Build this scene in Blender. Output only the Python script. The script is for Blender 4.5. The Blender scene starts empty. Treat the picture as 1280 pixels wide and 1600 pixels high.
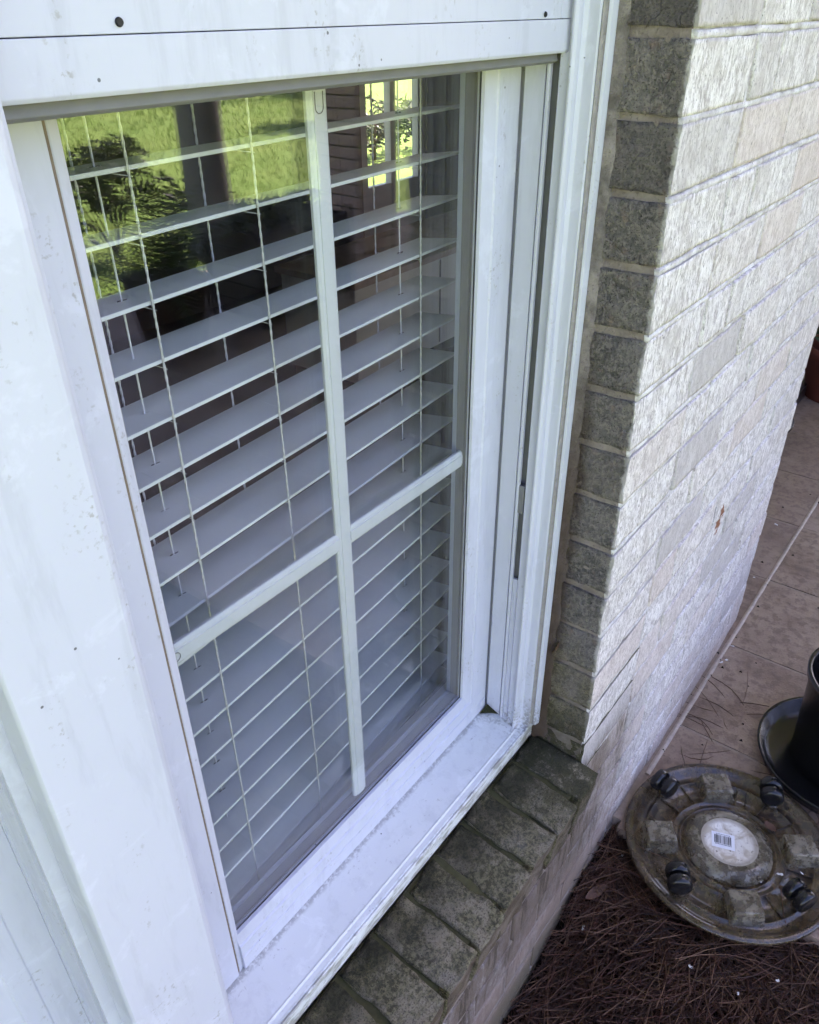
import bpy, math, random
from mathutils import Vector, Matrix, noise
R = random.Random(7)
SC = bpy.context.scene
COL = SC.collection

# ------------------------------------------------------------------ camera, world, sun, exposure
# Frame: camera at the origin, X along the wall to the right, Y into the house, Z up. Patio level is z = -1.511.
GZ = -1.511
rows = ((0.60495684, -0.43126701, 0.6693549), (-0.79621167, -0.31854232, 0.51437123), (-0.00861348, -0.84412058, -0.53608419))
cam = bpy.data.cameras.new('camera'); camo = bpy.data.objects.new('camera', cam); COL.objects.link(camo)
mw = Matrix.Identity(4)
for i in range(3):
    mw[i][0], mw[i][1], mw[i][2] = rows[i][0], -rows[i][1], -rows[i][2]
camo.matrix_world = mw
cam.sensor_fit = 'VERTICAL'; cam.sensor_height = 36; cam.sensor_width = 28.8
cam.lens = 1244.757 / 1600 * 36
cam.clip_start = 0.02; cam.clip_end = 500
SC.camera = camo

SUN_EL, SUN_AZ = math.radians(48), math.radians(-12)        # azimuth from +X towards +Y
sdir = Vector((math.cos(SUN_EL)*math.cos(SUN_AZ), math.cos(SUN_EL)*math.sin(SUN_AZ), math.sin(SUN_EL)))
W = bpy.data.worlds.new('World'); SC.world = W; W.use_nodes = True
wn = W.node_tree; sky = wn.nodes.new('ShaderNodeTexSky'); sky.sky_type = 'NISHITA'; sky.sun_disc = False
sky.sun_elevation = SUN_EL; sky.sun_rotation = math.atan2(sdir.x, sdir.y)
sky.air_density = 1.0; sky.dust_density = 1.0; sky.ozone_density = 1.5
bg = wn.nodes['Background']; bg.inputs['Strength'].default_value = 0.08
wn.links.new(sky.outputs[0], bg.inputs['Color'])
sl = bpy.data.lights.new('sun', 'SUN'); sl.energy = 5.0; sl.angle = math.radians(0.53); sl.color = (1.0, 0.92, 0.83)
slo = bpy.data.objects.new('sun', sl); COL.objects.link(slo); slo.rotation_euler = sdir.to_track_quat('Z', 'Y').to_euler()
SC.view_settings.view_transform = 'Standard'; SC.view_settings.look = 'None'
SC.view_settings.exposure = 2.85; SC.view_settings.gamma = 1.0; SC.view_settings.use_curve_mapping = False
SC.view_settings.use_white_balance = True; SC.view_settings.white_balance_temperature = 6450; SC.view_settings.white_balance_tint = 37   # auto white balance in open shade
SC.cycles.use_denoising = True
SC.cycles.max_bounces = 6; SC.cycles.diffuse_bounces = 4; SC.cycles.glossy_bounces = 3; SC.cycles.transparent_max_bounces = 20
SC.cycles.use_adaptive_sampling = True; SC.cycles.adaptive_threshold = 0.02; SC.cycles.adaptive_min_samples = 16
SC.cycles.sample_clamp_indirect = 8; SC.cycles.caustics_reflective = False; SC.cycles.caustics_refractive = False

# ------------------------------------------------------------------ helpers
def tag(o, label=None, cat=None, group=None, kind=None):
    for k, v in (('label', label), ('category', cat), ('group', group), ('kind', kind)):
        if v: o[k] = v
    return o
def link(o, parent=None):
    COL.objects.link(o)
    if parent is not None:
        o.parent = parent
        top = parent.parent if parent.parent is not None else parent
        if top.get('_off') is not None and parent is top:
            o.matrix_parent_inverse = Matrix.Translation(-Vector(top['_off']))
    return o
def thing(name, label, cat, loc, group=None, kind=None):
    """Empty at a thing's base. Parts are modelled in world coordinates and carried by the Empty."""
    o = bpy.data.objects.new(name, None); COL.objects.link(o); o.location = loc; o['_off'] = list(loc); o.empty_display_size = .05
    return tag(o, label, cat, group, kind)
def obj(name, me, mats, parent=None):
    if isinstance(mats, (list, tuple)):
        for m in mats: me.materials.append(m)
    elif mats is not None: me.materials.append(mats)
    return link(bpy.data.objects.new(name, me), parent)
def inst(name, me, loc, rot=(0, 0, 0), parent=None, scale=(1, 1, 1)):
    o = bpy.data.objects.new(name, me); link(o, parent); o.location = loc; o.rotation_euler = rot; o.scale = scale
    return o
def copy_tree(o, parent=None):
    c = o.copy(); COL.objects.link(c)
    if parent is not None:
        c.parent = parent; c.matrix_parent_inverse = o.matrix_parent_inverse.copy()
    for ch in list(o.children): copy_tree(ch, c)
    return c

class MB:
    def __init__(s): s.v, s.f, s.m, s.sm = [], [], [], []
    def add(s, vs, fs, mi=0, smooth=False):
        b = len(s.v); s.v += [tuple(p) for p in vs]
        for f in fs: s.f.append([b+i for i in f]); s.m.append(mi); s.sm.append(smooth)
        return s
    def box(s, x0, x1, y0, y1, z0, z1, mi=0):
        return s.add([(x0,y0,z0),(x1,y0,z0),(x1,y1,z0),(x0,y1,z0),(x0,y0,z1),(x1,y0,z1),(x1,y1,z1),(x0,y1,z1)],
              [(0,3,2,1),(4,5,6,7),(0,1,5,4),(1,2,6,5),(2,3,7,6),(3,0,4,7)], mi)
    def ext_z(s, prof, z0, z1, mi=0):      # prof: (x, y) closed polygon, extruded upright
        n = len(prof); vs = [(x,y,z0) for x,y in prof]+[(x,y,z1) for x,y in prof]
        return s.add(vs, [[(i), (i+1)%n, (i+1)%n+n, i+n] for i in range(n)]+[list(range(n))[::-1], list(range(n,2*n))], mi)
    def ext_x(s, prof, x0, x1, mi=0, seg=1):      # prof: (y, z)
        n = len(prof); vs = []; fs = []
        for k in range(seg+1):
            x = x0+(x1-x0)*k/seg; vs += [(x,y,z) for y,z in prof]
        for k in range(seg):
            for i in range(n): fs.append([k*n+i, k*n+(i+1)%n, (k+1)*n+(i+1)%n, (k+1)*n+i])
        fs += [list(range(n))[::-1], [seg*n+i for i in range(n)]]
        return s.add(vs, fs, mi)
    def tube(s, pts, r, n=6, mi=0, r1=None, caps=True):
        vs, fs = [], []; pts = [Vector(p) for p in pts]
        for k, p in enumerate(pts):
            t = (pts[min(k+1,len(pts)-1)]-pts[max(k-1,0)]).normalized()
            a = t.orthogonal().normalized() if abs(t.z) > .9 else t.cross(Vector((0,0,1))).normalized()
            b = t.cross(a); rr = r if r1 is None else r+(r1-r)*k/max(1,len(pts)-1)
            vs += [p+(a*math.cos(2*math.pi*j/n)+b*math.sin(2*math.pi*j/n))*rr for j in range(n)]
        for k in range(len(pts)-1):
            for j in range(n): fs.append([k*n+j, k*n+(j+1)%n, (k+1)*n+(j+1)%n, (k+1)*n+j])
        if caps: fs += [list(range(n))[::-1], [(len(pts)-1)*n+j for j in range(n)]]
        return s.add(vs, fs, mi, True)
    def lathe(s, prof, c=(0,0,0), n=40, mi=0, smooth=True):    # prof: (r, z) open or closed by r = 0
        vs, fs = [], []
        for r, z in prof: vs += [(c[0]+r*math.cos(2*math.pi*j/n), c[1]+r*math.sin(2*math.pi*j/n), c[2]+z) for j in range(n)]
        for k in range(len(prof)-1):
            for j in range(n): fs.append([k*n+j, k*n+(j+1)%n, (k+1)*n+(j+1)%n, (k+1)*n+j])
        return s.add(vs, fs, mi, smooth)
    def mesh(s, name):
        me = bpy.data.meshes.new(name); me.from_pydata(s.v, [], s.f); me.update()
        me.polygons.foreach_set('material_index', s.m); me.polygons.foreach_set('use_smooth', s.sm)
        return me
    def build(s, name, mats, parent=None, bevel=0, segs=2):
        o = obj(name, s.mesh(name), mats, parent)
        if bevel:
            b = o.modifiers.new('bevel', 'BEVEL'); b.width = bevel; b.segments = segs; b.limit_method = 'ANGLE'; b.angle_limit = math.radians(28)
            b.harden_normals = False
        return o

# ------------------------------------------------------------------ materials
class NT:
    def __init__(s, name, rough=.6, spec=.4):
        s.m = bpy.data.materials.new(name); s.m.use_nodes = True; s.t = s.m.node_tree; s.b = s.t.nodes['Principled BSDF']
        s.b.inputs['Roughness'].default_value = rough; s.b.inputs['Specular IOR Level'].default_value = spec
        s.geo = s.t.nodes.new('ShaderNodeNewGeometry'); s.P = s.geo.outputs['Position']
    def n(s, t): return s.t.nodes.new('ShaderNode'+t)
    def set(s, inp, v):
        if hasattr(v, 'is_output'): s.t.links.new(v, inp)
        elif isinstance(v, (tuple, list)) and len(v) == 3 and inp.type == 'RGBA': inp.default_value = (*v, 1)
        else: inp.default_value = v
    def math(s, op, a, b=0.0, c=None, clamp=False):
        n = s.n('Math'); n.operation = op; n.use_clamp = clamp; s.set(n.inputs[0], a); s.set(n.inputs[1], b)
        if c is not None: s.set(n.inputs[2], c)
        return n.outputs[0]
    def vmath(s, op, a, b=(0,0,0)):
        n = s.n('VectorMath'); n.operation = op; s.set(n.inputs[0], a); s.set(n.inputs[1], b); return n.outputs[0]
    def scale(s, v, k): return s.vmath('MULTIPLY', v, k if isinstance(k, tuple) else (k,k,k))
    def noise(s, v, scale, detail=4, rough=.55, dist=0, col=False):
        n = s.n('TexNoise'); s.set(n.inputs['Vector'], v); n.inputs['Scale'].default_value = scale; n.inputs['Detail'].default_value = detail
        n.inputs['Roughness'].default_value = rough; n.inputs['Distortion'].default_value = dist
        return n.outputs['Color'] if col else n.outputs[0]
    def voro(s, v, scale, feature='F1', out='Distance'):
        n = s.n('TexVoronoi'); n.feature = feature; s.set(n.inputs['Vector'], v); n.inputs['Scale'].default_value = scale; return n.outputs[out]
    def step(s, v, a, b):      # smooth 0..1 between a and b
        n = s.n('MapRange'); n.interpolation_type = 'SMOOTHSTEP'; s.set(n.inputs['Value'], v); n.inputs['From Min'].default_value = a; n.inputs['From Max'].default_value = b
        if a > b:
            n.inputs['From Min'].default_value = b; n.inputs['From Max'].default_value = a; n.inputs['To Min'].default_value = 1; n.inputs['To Max'].default_value = 0
        return n.outputs[0]
    def mix(s, f, a, b, mode='MIX'):
        n = s.n('Mix'); n.data_type = 'RGBA'; n.blend_type = mode; s.set(n.inputs[0], f); s.set(n.inputs[6], a); s.set(n.inputs[7], b); return n.outputs[2]
    def xyz(s, v=None):
        n = s.n('SeparateXYZ'); s.set(n.inputs[0], v if v is not None else s.P); return n.outputs
    def rnd(s): return s.n('ObjectInfo').outputs['Random']
    def island(s): return s.geo.outputs['Random Per Island']
    def bump(s, h, dist, strength=1.0, normal=None):
        n = s.n('Bump'); n.inputs['Distance'].default_value = dist; n.inputs['Strength'].default_value = strength; s.set(n.inputs['Height'], h)
        if normal is not None: s.set(n.inputs['Normal'], normal)
        return n.outputs[0]
    def done(s, color=None, rough=None, normal=None):
        if color is not None: s.set(s.b.inputs['Base Color'], color)
        if rough is not None: s.set(s.b.inputs['Roughness'], rough)
        if normal is not None: s.set(s.b.inputs['Normal'], normal)
        return s.m

def objspace(t, k=7.3):      # position shifted by a random amount for each object
    c = t.n('CombineXYZ'); r = t.rnd()
    t.set(c.inputs[0], t.math('MULTIPLY', r, k)); t.set(c.inputs[1], t.math('MULTIPLY', r, k*1.7)); t.set(c.inputs[2], t.math('MULTIPLY', r, k*.6))
    return t.vmath('ADD', t.P, c.outputs[0])

def m_brick_face():
    t = NT('whitewashed_brick_face', .85, .2); Q = objspace(t, 3.1); x, y, z = t.xyz()
    drag = t.noise(t.scale(Q, (270, 120, 105)), 1, 6, .75, .35)
    drag2 = t.noise(t.scale(Q, (85, 60, 30)), 1, 5, .72, .5)
    blot = t.noise(Q, 19, 6, .72)
    pit = t.noise(t.scale(Q, (1, 1, .7)), 300, 3, .6)
    a = t.step(t.math('ADD', t.math('MULTIPLY', drag, .6), t.math('MULTIPLY', drag2, .4)), .40, .57)
    c = t.mix(a, (.42, .375, .345), (.90, .865, .825))
    c = t.mix(t.math('MULTIPLY', t.step(blot, .46, .66), .62), c, (.53, .485, .445))
    c = t.mix(t.math('MULTIPLY', t.step(t.rnd(), .50, 1.0), .62), c, (.47, .43, .405))
    c = t.mix(t.math('MULTIPLY', t.step(t.rnd(), .40, .0), .50), c, (.62, .50, .43))
    c = t.mix(t.math('MULTIPLY', t.step(pit, .62, .69), .8), c, (.17, .15, .14))
    # damp staining on the wall under the window sill
    low = t.math('MULTIPLY', t.step(z, -1.07, -1.17), t.step(t.math('ADD', x, t.math('MULTIPLY', blot, .3)), 1.42, 1.08))
    st = t.math('MULTIPLY', low, t.step(t.noise(t.scale(t.P, (1, 1, .45)), 17, 5, .65), .10, .48))
    c = t.mix(t.math('MULTIPLY', st, .92), c, t.mix(blot, (.10, .072, .05), (.19, .14, .10)))
    stk = t.math('MULTIPLY', low, t.step(t.noise(t.scale(t.P, (24, 24, 3)), 1, 5, .75), .49, .60))
    c = t.mix(t.math('MULTIPLY', stk, .75), c, (.065, .05, .03))
    foot = t.math('MULTIPLY', t.step(t.math('ADD', z, t.math('MULTIPLY', blot, .30)), -1.22, -1.42), .75)
    c = t.mix(foot, c, (.40, .29, .22))
    green = t.math('MULTIPLY', t.step(z, -1.46, -1.60), t.step(x, 1.45, 1.2))
    c = t.mix(t.math('MULTIPLY', green, .7), c, (.09, .085, .04))
    # one rubbed patch where the red clay shows
    d = t.vmath('SUBTRACT', t.P, (1.488, .332, -.906)); d = t.scale(d, (32, 4, 19))
    ln = t.n('VectorMath'); ln.operation = 'LENGTH'; t.set(ln.inputs[0], d)
    pm = t.step(t.math('ADD', ln.outputs['Value'], t.math('MULTIPLY', t.noise(t.P, 75, 3), 1.7)), 1.5, 1.36)
    c = t.mix(pm, c, (.27, .115, .06))
    h = t.math('ADD', t.math('MULTIPLY', drag, .6), t.math('ADD', t.math('MULTIPLY', drag2, .7), t.math('MULTIPLY', t.step(pit, .76, .68), .3)))
    return t.done(c, None, t.bump(t.math('ADD', h, t.math('MULTIPLY', blot, .9)), .0034, .9))

def m_brick_body():
    t = NT('weathered_grey_brick', .9, .2); Q = objspace(t, 2.3); x, y, z = t.xyz()
    n1 = t.noise(Q, 22, 5, .6); n2 = t.noise(Q, 150, 4, .7); n3 = t.noise(Q, 420, 3, .7)
    warp = t.vmath('ADD', t.scale(Q, (1, 1, .75)), t.scale(t.vmath('SUBTRACT', t.noise(Q, 16, 3, .6, 0, True), (.5, .5, .5)), .06))
    fold = t.voro(warp, 23, 'DISTANCE_TO_EDGE')
    cr = t.step(fold, .022, .0)
    keep = t.step(t.noise(Q, 17, 2), .50, .60)
    cr = t.math('MULTIPLY', t.math('MULTIPLY', cr, keep), .3)
    tilt = t.voro(warp, 23, 'F1', 'Color'); tl = t.xyz(tilt)[0]
    c = t.mix(t.step(n1, .32, .68), (.125, .115, .11), (.25, .228, .212))
    c = t.mix(t.math('MULTIPLY', t.step(n2, .42, .62), .7), c, (.36, .315, .28))
    c = t.mix(t.math('MULTIPLY', t.step(n3, .56, .66), .85), c, (.045, .04, .036))
    c = t.mix(t.math('MULTIPLY', t.step(t.noise(Q, 45, 3), .58, .72), .5), c, (.34, .235, .185))
    c = t.mix(t.math('MULTIPLY', t.step(t.rnd(), .55, .95), .6), c, (.115, .10, .095))
    c = t.mix(t.math('MULTIPLY', t.step(t.rnd(), .45, .05), .5), c, (.27, .23, .20))
    c = t.mix(t.math('MULTIPLY', cr, .55), c, (.05, .045, .04))
    # rust-brown grime creeping out of the joint by the window casing
    gr = t.math('MULTIPLY', t.step(t.math('ADD', y, t.math('MULTIPLY', n1, .045)), .402, .432), t.step(z, -.25, -.55))
    c = t.mix(t.math('MULTIPLY', gr, .85), c, (.055, .032, .02))
    lap = t.math('MULTIPLY', t.step(t.math('ADD', y, t.math('MULTIPLY', t.noise(t.P, 90, 4, .7), .016)), .3475, .3425), t.step(z, -1.12, -1.05))
    c = t.mix(t.math('MULTIPLY', lap, .8), c, (.66, .62, .58))
    # moss and damp growing where rain collects, low on the reveal and over the sill
    ms = t.step(t.math('ADD', z, t.math('MULTIPLY', t.noise(t.P, 9, 4, .6), .62)), -.50, -.78)
    nz = t.xyz(t.geo.outputs['True Normal']); top = t.step(nz[2], .35, .7); frt = t.math('MULTIPLY', t.step(nz[1], -.5, -.8), t.step(z, -1.0, -1.05))
    moss = t.mix(t.step(n2, .40, .60), (.085, .078, .035), (.25, .22, .11))
    moss = t.mix(t.step(t.noise(t.P, 33, 4, .7), .46, .60), moss, (.33, .28, .18))
    moss = t.mix(t.math('MULTIPLY', t.step(n3, .52, .62), .7), moss, (.035, .032, .02))
    c = t.mix(t.math('MULTIPLY', ms, .85), c, moss)
    brn = t.mix(t.step(n1, .35, .65), (.12, .088, .062), (.25, .20, .155))
    c = t.mix(t.math('MULTIPLY', frt, .9), c, brn)
    wet = t.math('MULTIPLY', t.step(z, -1.0, -1.06), t.math('MULTIPLY', t.step(y, .335, .41), t.step(t.noise(t.P, 14, 3), .30, .55)))
    c = t.mix(t.math('MULTIPLY', t.math('MULTIPLY', wet, top), .85), c, (.03, .029, .017))
    grn = t.math('MULTIPLY', t.step(x, .70, .88), t.step(z, -.95, -1.06))
    c = t.mix(t.math('MULTIPLY', t.math('MULTIPLY', grn, t.step(n2, .36, .52)), .7), c, (.045, .046, .021))
    h = t.math('ADD', t.math('MULTIPLY', n1, .9), t.math('ADD', t.math('MULTIPLY', n2, .55), t.math('MULTIPLY', tl, .7)))
    h = t.math('SUBTRACT', h, t.math('MULTIPLY', cr, .45)); h = t.math('ADD', h, t.math('MULTIPLY', n3, .28))
    return t.done(c, None, t.bump(h, .014, 1.0))

def m_mortar(name, base, light, moss=True):
    t = NT(name, .95, .1); x, y, z = t.xyz()
    n1 = t.noise(t.P, 30, 5, .65); n2 = t.noise(t.P, 260, 4, .7)
    c = t.mix(t.step(n1, .3, .7), base, light); c = t.mix(t.math('MULTIPLY', t.step(n2, .58, .68), .7), c, (.12, .10, .085))
    if moss:
        ms = t.step(t.math('ADD', z, t.math('MULTIPLY', t.noise(t.P, 9, 4, .6), .6)), -.55, -.85)
        c = t.mix(t.math('MULTIPLY', ms, .8), c, t.mix(n1, (.05, .045, .028), (.13, .11, .075)))
        gr = t.math('MULTIPLY', t.step(t.math('ADD', y, t.math('MULTIPLY', n1, .05)), .405, .437), t.step(z, -.3, -.6))
        c = t.mix(t.math('MULTIPLY', gr, .8), c, (.06, .035, .022))
    else:
        low = t.math('MULTIPLY', t.step(z, -1.10, -1.20), t.step(x, 1.32, 1.0))
        c = t.mix(t.math('MULTIPLY', low, .85), c, (.21, .16, .115))
    return t.done(c, None, t.bump(t.math('ADD', n1, t.math('MULTIPLY', n2, .5)), .005, 1.0))

def m_vinyl(name, col=(.575, .59, .665), rough=.38, dirt=.6, sill=False):
    t = NT(name, rough, .45); x, y, z = t.xyz()
    n1 = t.noise(t.P, 6, 4, .6); n2 = t.noise(t.scale(t.P, (1, 1, .25)), 38, 4, .65); n3 = t.noise(t.P, 210, 3, .6)
    run = t.noise(t.scale(t.P, (34, 34, 5)), 1, 5, .7, .3); sm = t.noise(t.P, 17, 5, .7, .5)
    c = t.mix(t.math('MULTIPLY', t.step(n1, .35, .75), .25), col, tuple(k*.88 for k in col))
    c = t.mix(t.math('MULTIPLY', t.step(run, .50, .66), .42), c, tuple(k*.80 for k in col))      # rain runs
    c = t.mix(t.math('MULTIPLY', t.step(sm, .56, .66), .45), c, tuple(min(.9, k*1.16) for k in col))   # wiped smears
    sp = t.step(t.voro(t.P, 62), .085, .06); sp = t.math('MULTIPLY', sp, t.step(t.noise(t.P, 11, 2), .56 if sill else .60, .64))
    c = t.mix(t.math('MULTIPLY', sp, .85), c, (.05, .05, .05))
    gp = t.math('MULTIPLY', t.step(n3, .56, .68), t.step(n2, .52, .68))
    c = t.mix(t.math('MULTIPLY', gp, dirt), c, (.28, .26, .23))
    # grime in the lower right corner of the frame, along the sash track and the sill nose
    cor = t.math('MULTIPLY', t.step(z, -.97, -1.035), t.math('MULTIPLY', t.step(x, .82, .875), t.step(y, .502, .492)))
    c = t.mix(t.math('MULTIPLY', t.math('MULTIPLY', cor, t.step(t.math('ADD', t.math('MULTIPLY', n3, .5), t.math('MULTIPLY', n2, .5)), .48, .58)), .6), c, (.16, .15, .12))
    nose = t.math('MULTIPLY', t.step(y, .4325, .4262), t.step(z, -1.035, -1.046))
    nn = t.noise(t.scale(t.P, (.35, 1, 1)), 70, 4, .7)
    c = t.mix(t.math('MULTIPLY', t.math('MULTIPLY', nose, t.step(nn, .42, .62)), .7), c, (.22, .20, .14))
    if sill:
        tk = t.math('MULTIPLY', t.step(t.math('ADD', y, t.math('MULTIPLY', n2, .010)), .4985, .5060), t.step(n3, .30, .58))
        c = t.mix(t.math('MULTIPLY', tk, .55), c, (.22, .21, .19))
        wr = t.math('MULTIPLY', t.step(x, .72, .90), t.step(t.noise(t.P, 55, 5, .7), .50, .62))
        c = t.mix(t.math('MULTIPLY', wr, .35), c, (.33, .32, .28))
    seam = t.math('MULTIPLY', t.step(x, .2195, .2240), t.step(x, .2345, .2290)); seam = t.math('MULTIPLY', seam, t.step(run, .36, .56))
    c = t.mix(t.math('MULTIPLY', seam, .5), c, (.30, .28, .27))
    r = t.math('ADD', rough-.10, t.math('MULTIPLY', t.math('ADD', n2, sm), .17))
    return t.done(c, r, t.bump(t.math('ADD', n1, t.math('ADD', t.math('MULTIPLY', n3, .03), t.math('MULTIPLY', sm, .12))), .0016, .4))

def m_plain(name, col, rough=.5, spec=.4, var=.15, scale=40, bump=0.0, bscale=120, metal=0):
    t = NT(name, rough, spec); n = t.noise(t.P, scale, 4, .6)
    t.b.inputs['Metallic'].default_value = metal
    c = t.mix(n, tuple(k*(1-var) for k in col), tuple(min(1, k*(1+var)) for k in col))
    return t.done(c, None, t.bump(t.noise(t.P, bscale, 3), bump, .8) if bump else None)

def m_glass():
    t = NT('window_glass'); t.t.nodes.remove(t.b)
    dt = t.n('VectorMath'); dt.operation = 'DOT_PRODUCT'; t.set(dt.inputs[0], t.geo.outputs['Normal']); t.set(dt.inputs[1], t.geo.outputs['Incoming'])
    k = t.math('SUBTRACT', 1.0, t.math('ABSOLUTE', dt.outputs['Value']), clamp=True)
    f = t.math('ADD', .054, t.math('MULTIPLY', t.math('POWER', k, 5.0), .93), clamp=True)
    tr = t.n('BsdfTransparent'); tr.inputs[0].default_value = (.985, .992, .988, 1)
    gl = t.n('BsdfGlossy'); gl.inputs['Roughness'].default_value = 0.0; gl.inputs['Color'].default_value = (1, 1, 1, 1)
    wav = t.bump(t.noise(t.P, 7, 1), .0012, .25); t.set(gl.inputs['Normal'], wav)
    mx = t.n('MixShader'); t.set(mx.inputs[0], f); t.t.links.new(tr.outputs[0], mx.inputs[1]); t.t.links.new(gl.outputs[0], mx.inputs[2])
    # a faint film of dust
    df = t.n('BsdfDiffuse'); df.inputs[0].default_value = (.75, .75, .75, 1)
    x, y, z = t.xyz()
    du = t.math('MULTIPLY', t.step(t.noise(t.scale(t.P, (1, 1, .5)), 18, 5, .7), .52, .80), .010)
    m2 = t.n('MixShader'); t.set(m2.inputs[0], du); t.t.links.new(mx.outputs[0], m2.inputs[1]); t.t.links.new(df.outputs[0], m2.inputs[2])
    t.t.links.new(m2.outputs[0], t.t.nodes['Material Output'].inputs[0]); return t.m

def m_patio():
    t = NT('brown_patio_tile', .55, .35); Q = objspace(t, 1.9)
    n1 = t.noise(Q, 4.5, 5, .65, .5); n2 = t.noise(Q, 38, 4, .65); n3 = t.noise(Q, 210, 3, .6)
    c = t.mix(t.step(n1, .3, .7), (.22, .145, .095), (.42, .305, .215))
    c = t.mix(t.math('MULTIPLY', t.step(n2, .45, .64), .55), c, (.125, .078, .056))
    c = t.mix(t.math('MULTIPLY', t.rnd(), .4), c, (.30, .22, .18))
    c = t.mix(t.math('MULTIPLY', t.step(n3, .62, .70), .5), c, (.04, .03, .025))
    return t.done(c, t.math('ADD', .42, t.math('MULTIPLY', n2, .3)), t.bump(t.math('ADD', n2, t.math('MULTIPLY', n3, .4)), .003, .8))

def m_lawn():
    t = NT('mown_lawn', .9, .1); n1 = t.noise(t.P, .8, 6, .7, .4); n2 = t.noise(t.P, 7, 5, .75); n3 = t.noise(t.P, 60, 4, .7)
    c = t.mix(t.step(n1, .3, .7), (.15, .285, .05), (.22, .33, .07)); c = t.mix(t.math('MULTIPLY', t.step(n2, .40, .62), .6), c, (.10, .19, .03))
    c = t.mix(t.math('MULTIPLY', t.step(n3, .5, .65), .5), c, (.20, .20, .055))
    return t.done(c, None, t.bump(t.math('ADD', n2, n3), .004, .4))

def m_random(name, cols, rough=.7, spec=.3, trans=0.0):      # one colour for each leaf, needle or blade
    t = NT(name, rough, spec); r = t.n('ValToRGB'); t.set(r.inputs[0], t.island()); e = r.color_ramp.elements
    while len(e) < len(cols): e.new(.5)
    for i, c in enumerate(cols): e[i].position = i/(len(cols)-1); e[i].color = (*c, 1)
    t.set(t.b.inputs['Base Color'], r.outputs[0])
    if trans:
        tl = t.n('BsdfTranslucent'); t.set(tl.inputs[0], r.outputs[0]); mx = t.n('MixShader'); mx.inputs[0].default_value = trans
        t.t.links.new(t.b.outputs[0], mx.inputs[1]); t.t.links.new(tl.outputs[0], mx.inputs[2]); t.t.links.new(mx.outputs[0], t.t.nodes['Material Output'].inputs[0])
    return t.m

def m_caddy(name, c0, c1, mud, alpha):
    t = NT(name, .32, .5); n1 = t.noise(t.P, 13, 5, .65); n2 = t.noise(t.P, 42, 5, .7); n3 = t.noise(t.P, 240, 3, .6)
    c = t.mix(t.step(n1, .35, .65), c0, c1); c = t.mix(t.math('MULTIPLY', t.step(n2, .50, .57), mud), c, (.035, .024, .017))
    c = t.mix(t.math('MULTIPLY', t.step(n3, .58, .66), mud*.8), c, (.03, .022, .015))
    t.done(c, t.math('ADD', .10, t.math('MULTIPLY', n2, .38)), t.bump(t.math('ADD', n1, n2), .0016, .6))
    t.b.inputs['Coat Weight'].default_value = .7; t.b.inputs['Coat Roughness'].default_value = .12
    tr = t.n('BsdfTransparent'); tr.inputs[0].default_value = (.78, .72, .60, 1); mx = t.n('MixShader')
    t.set(mx.inputs[0], t.math('ADD', alpha, t.math('MULTIPLY', t.step(n2, .46, .60), 1-alpha)))
    t.t.links.new(tr.outputs[0], mx.inputs[1]); t.t.links.new(t.b.outputs[0], mx.inputs[2]); t.t.links.new(mx.outputs[0], t.t.nodes['Material Output'].inputs[0]); return t.m

def m_stain():
    t = NT('stained_white_plastic', .5, .4); n1 = t.noise(t.P, 28, 5, .65, .6); n2 = t.noise(t.P, 90, 4, .7)
    d = t.vmath('SUBTRACT', t.P, (1.228, .105, -1.488)); ln = t.n('VectorMath'); ln.operation = 'LENGTH'; t.set(ln.inputs[0], d)
    c = t.mix(t.step(n1, .42, .62), (.78, .74, .64), (.50, .43, .32)); c = t.mix(t.math('MULTIPLY', t.step(n2, .58, .66), .8), c, (.13, .09, .055))
    c = t.mix(t.math('MULTIPLY', t.step(ln.outputs['Value'], .043, .054), .75), c, (.30, .25, .18))
    return t.done(c, None, t.bump(n1, .001, .5))
FACE, BODY = m_brick_face(), m_brick_body()
MORT_D = m_mortar('pinkish_mortar', (.22, .18, .155), (.36, .305, .265)); MORT_W = m_mortar('whitewashed_mortar', (.50, .46, .43), (.88, .855, .825), False)
MORT_R = m_mortar('grey_reveal_mortar', (.12, .105, .095), (.33, .29, .265))
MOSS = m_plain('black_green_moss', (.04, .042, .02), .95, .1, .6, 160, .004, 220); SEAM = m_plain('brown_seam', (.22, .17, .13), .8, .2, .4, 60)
MORT_S = m_plain('damp_sill_mortar', (.085, .080, .038), .95, .1, .45, 45, .004, 160)
VINYL = m_vinyl('white_vinyl'); VINYL_IN = m_plain('shaded_grey_vinyl', (.19, .19, .19), .5); SILLV = m_vinyl('white_sill_vinyl', (.73, .745, .72), .33, .6, True)  # VINYL_IN: grey darkened to paint in the shade of slot and lip
MUNT = m_plain('pale_grille', (.60, .63, .645), .4, .4, .05, 60, .0004, 200)
SLAT = m_plain('grey_white_slat', (.86, .89, .90), .42, .4, .06, 14); CORD = m_plain('white_cord', (.78, .78, .76), .8, .2, .25, 500)
GLASS = m_glass(); SPACER = m_plain('dull_spacer', (.20, .185, .175), .45, .4, .2); DARK = m_plain('black_gasket', (.02, .02, .022), .6)
SCREW = m_plain('dark_screw', (.03, .03, .03), .4, .5, .1, 40, 0, 10, .6); SEAL = m_plain('grey_sealant', (.34, .315, .29), .85, .2, .35, 130, .002, 200)
PATIO, LAWN = m_patio(), m_lawn(); GROUT = m_plain('patio_grout', (.36, .28, .215), .95, .1, .4, 70, .003, 200)
SOIL = m_plain('dark_soil', (.022, .016, .012), .95, .1, .5, 60, .02, 60)
STRAW = m_random('pine_needles', [(.030, .011, .007), (.11, .038, .018), (.045, .016, .009), (.24, .125, .066), (.020, .009, .007), (.13, .06, .03)], .5, .45)
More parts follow.
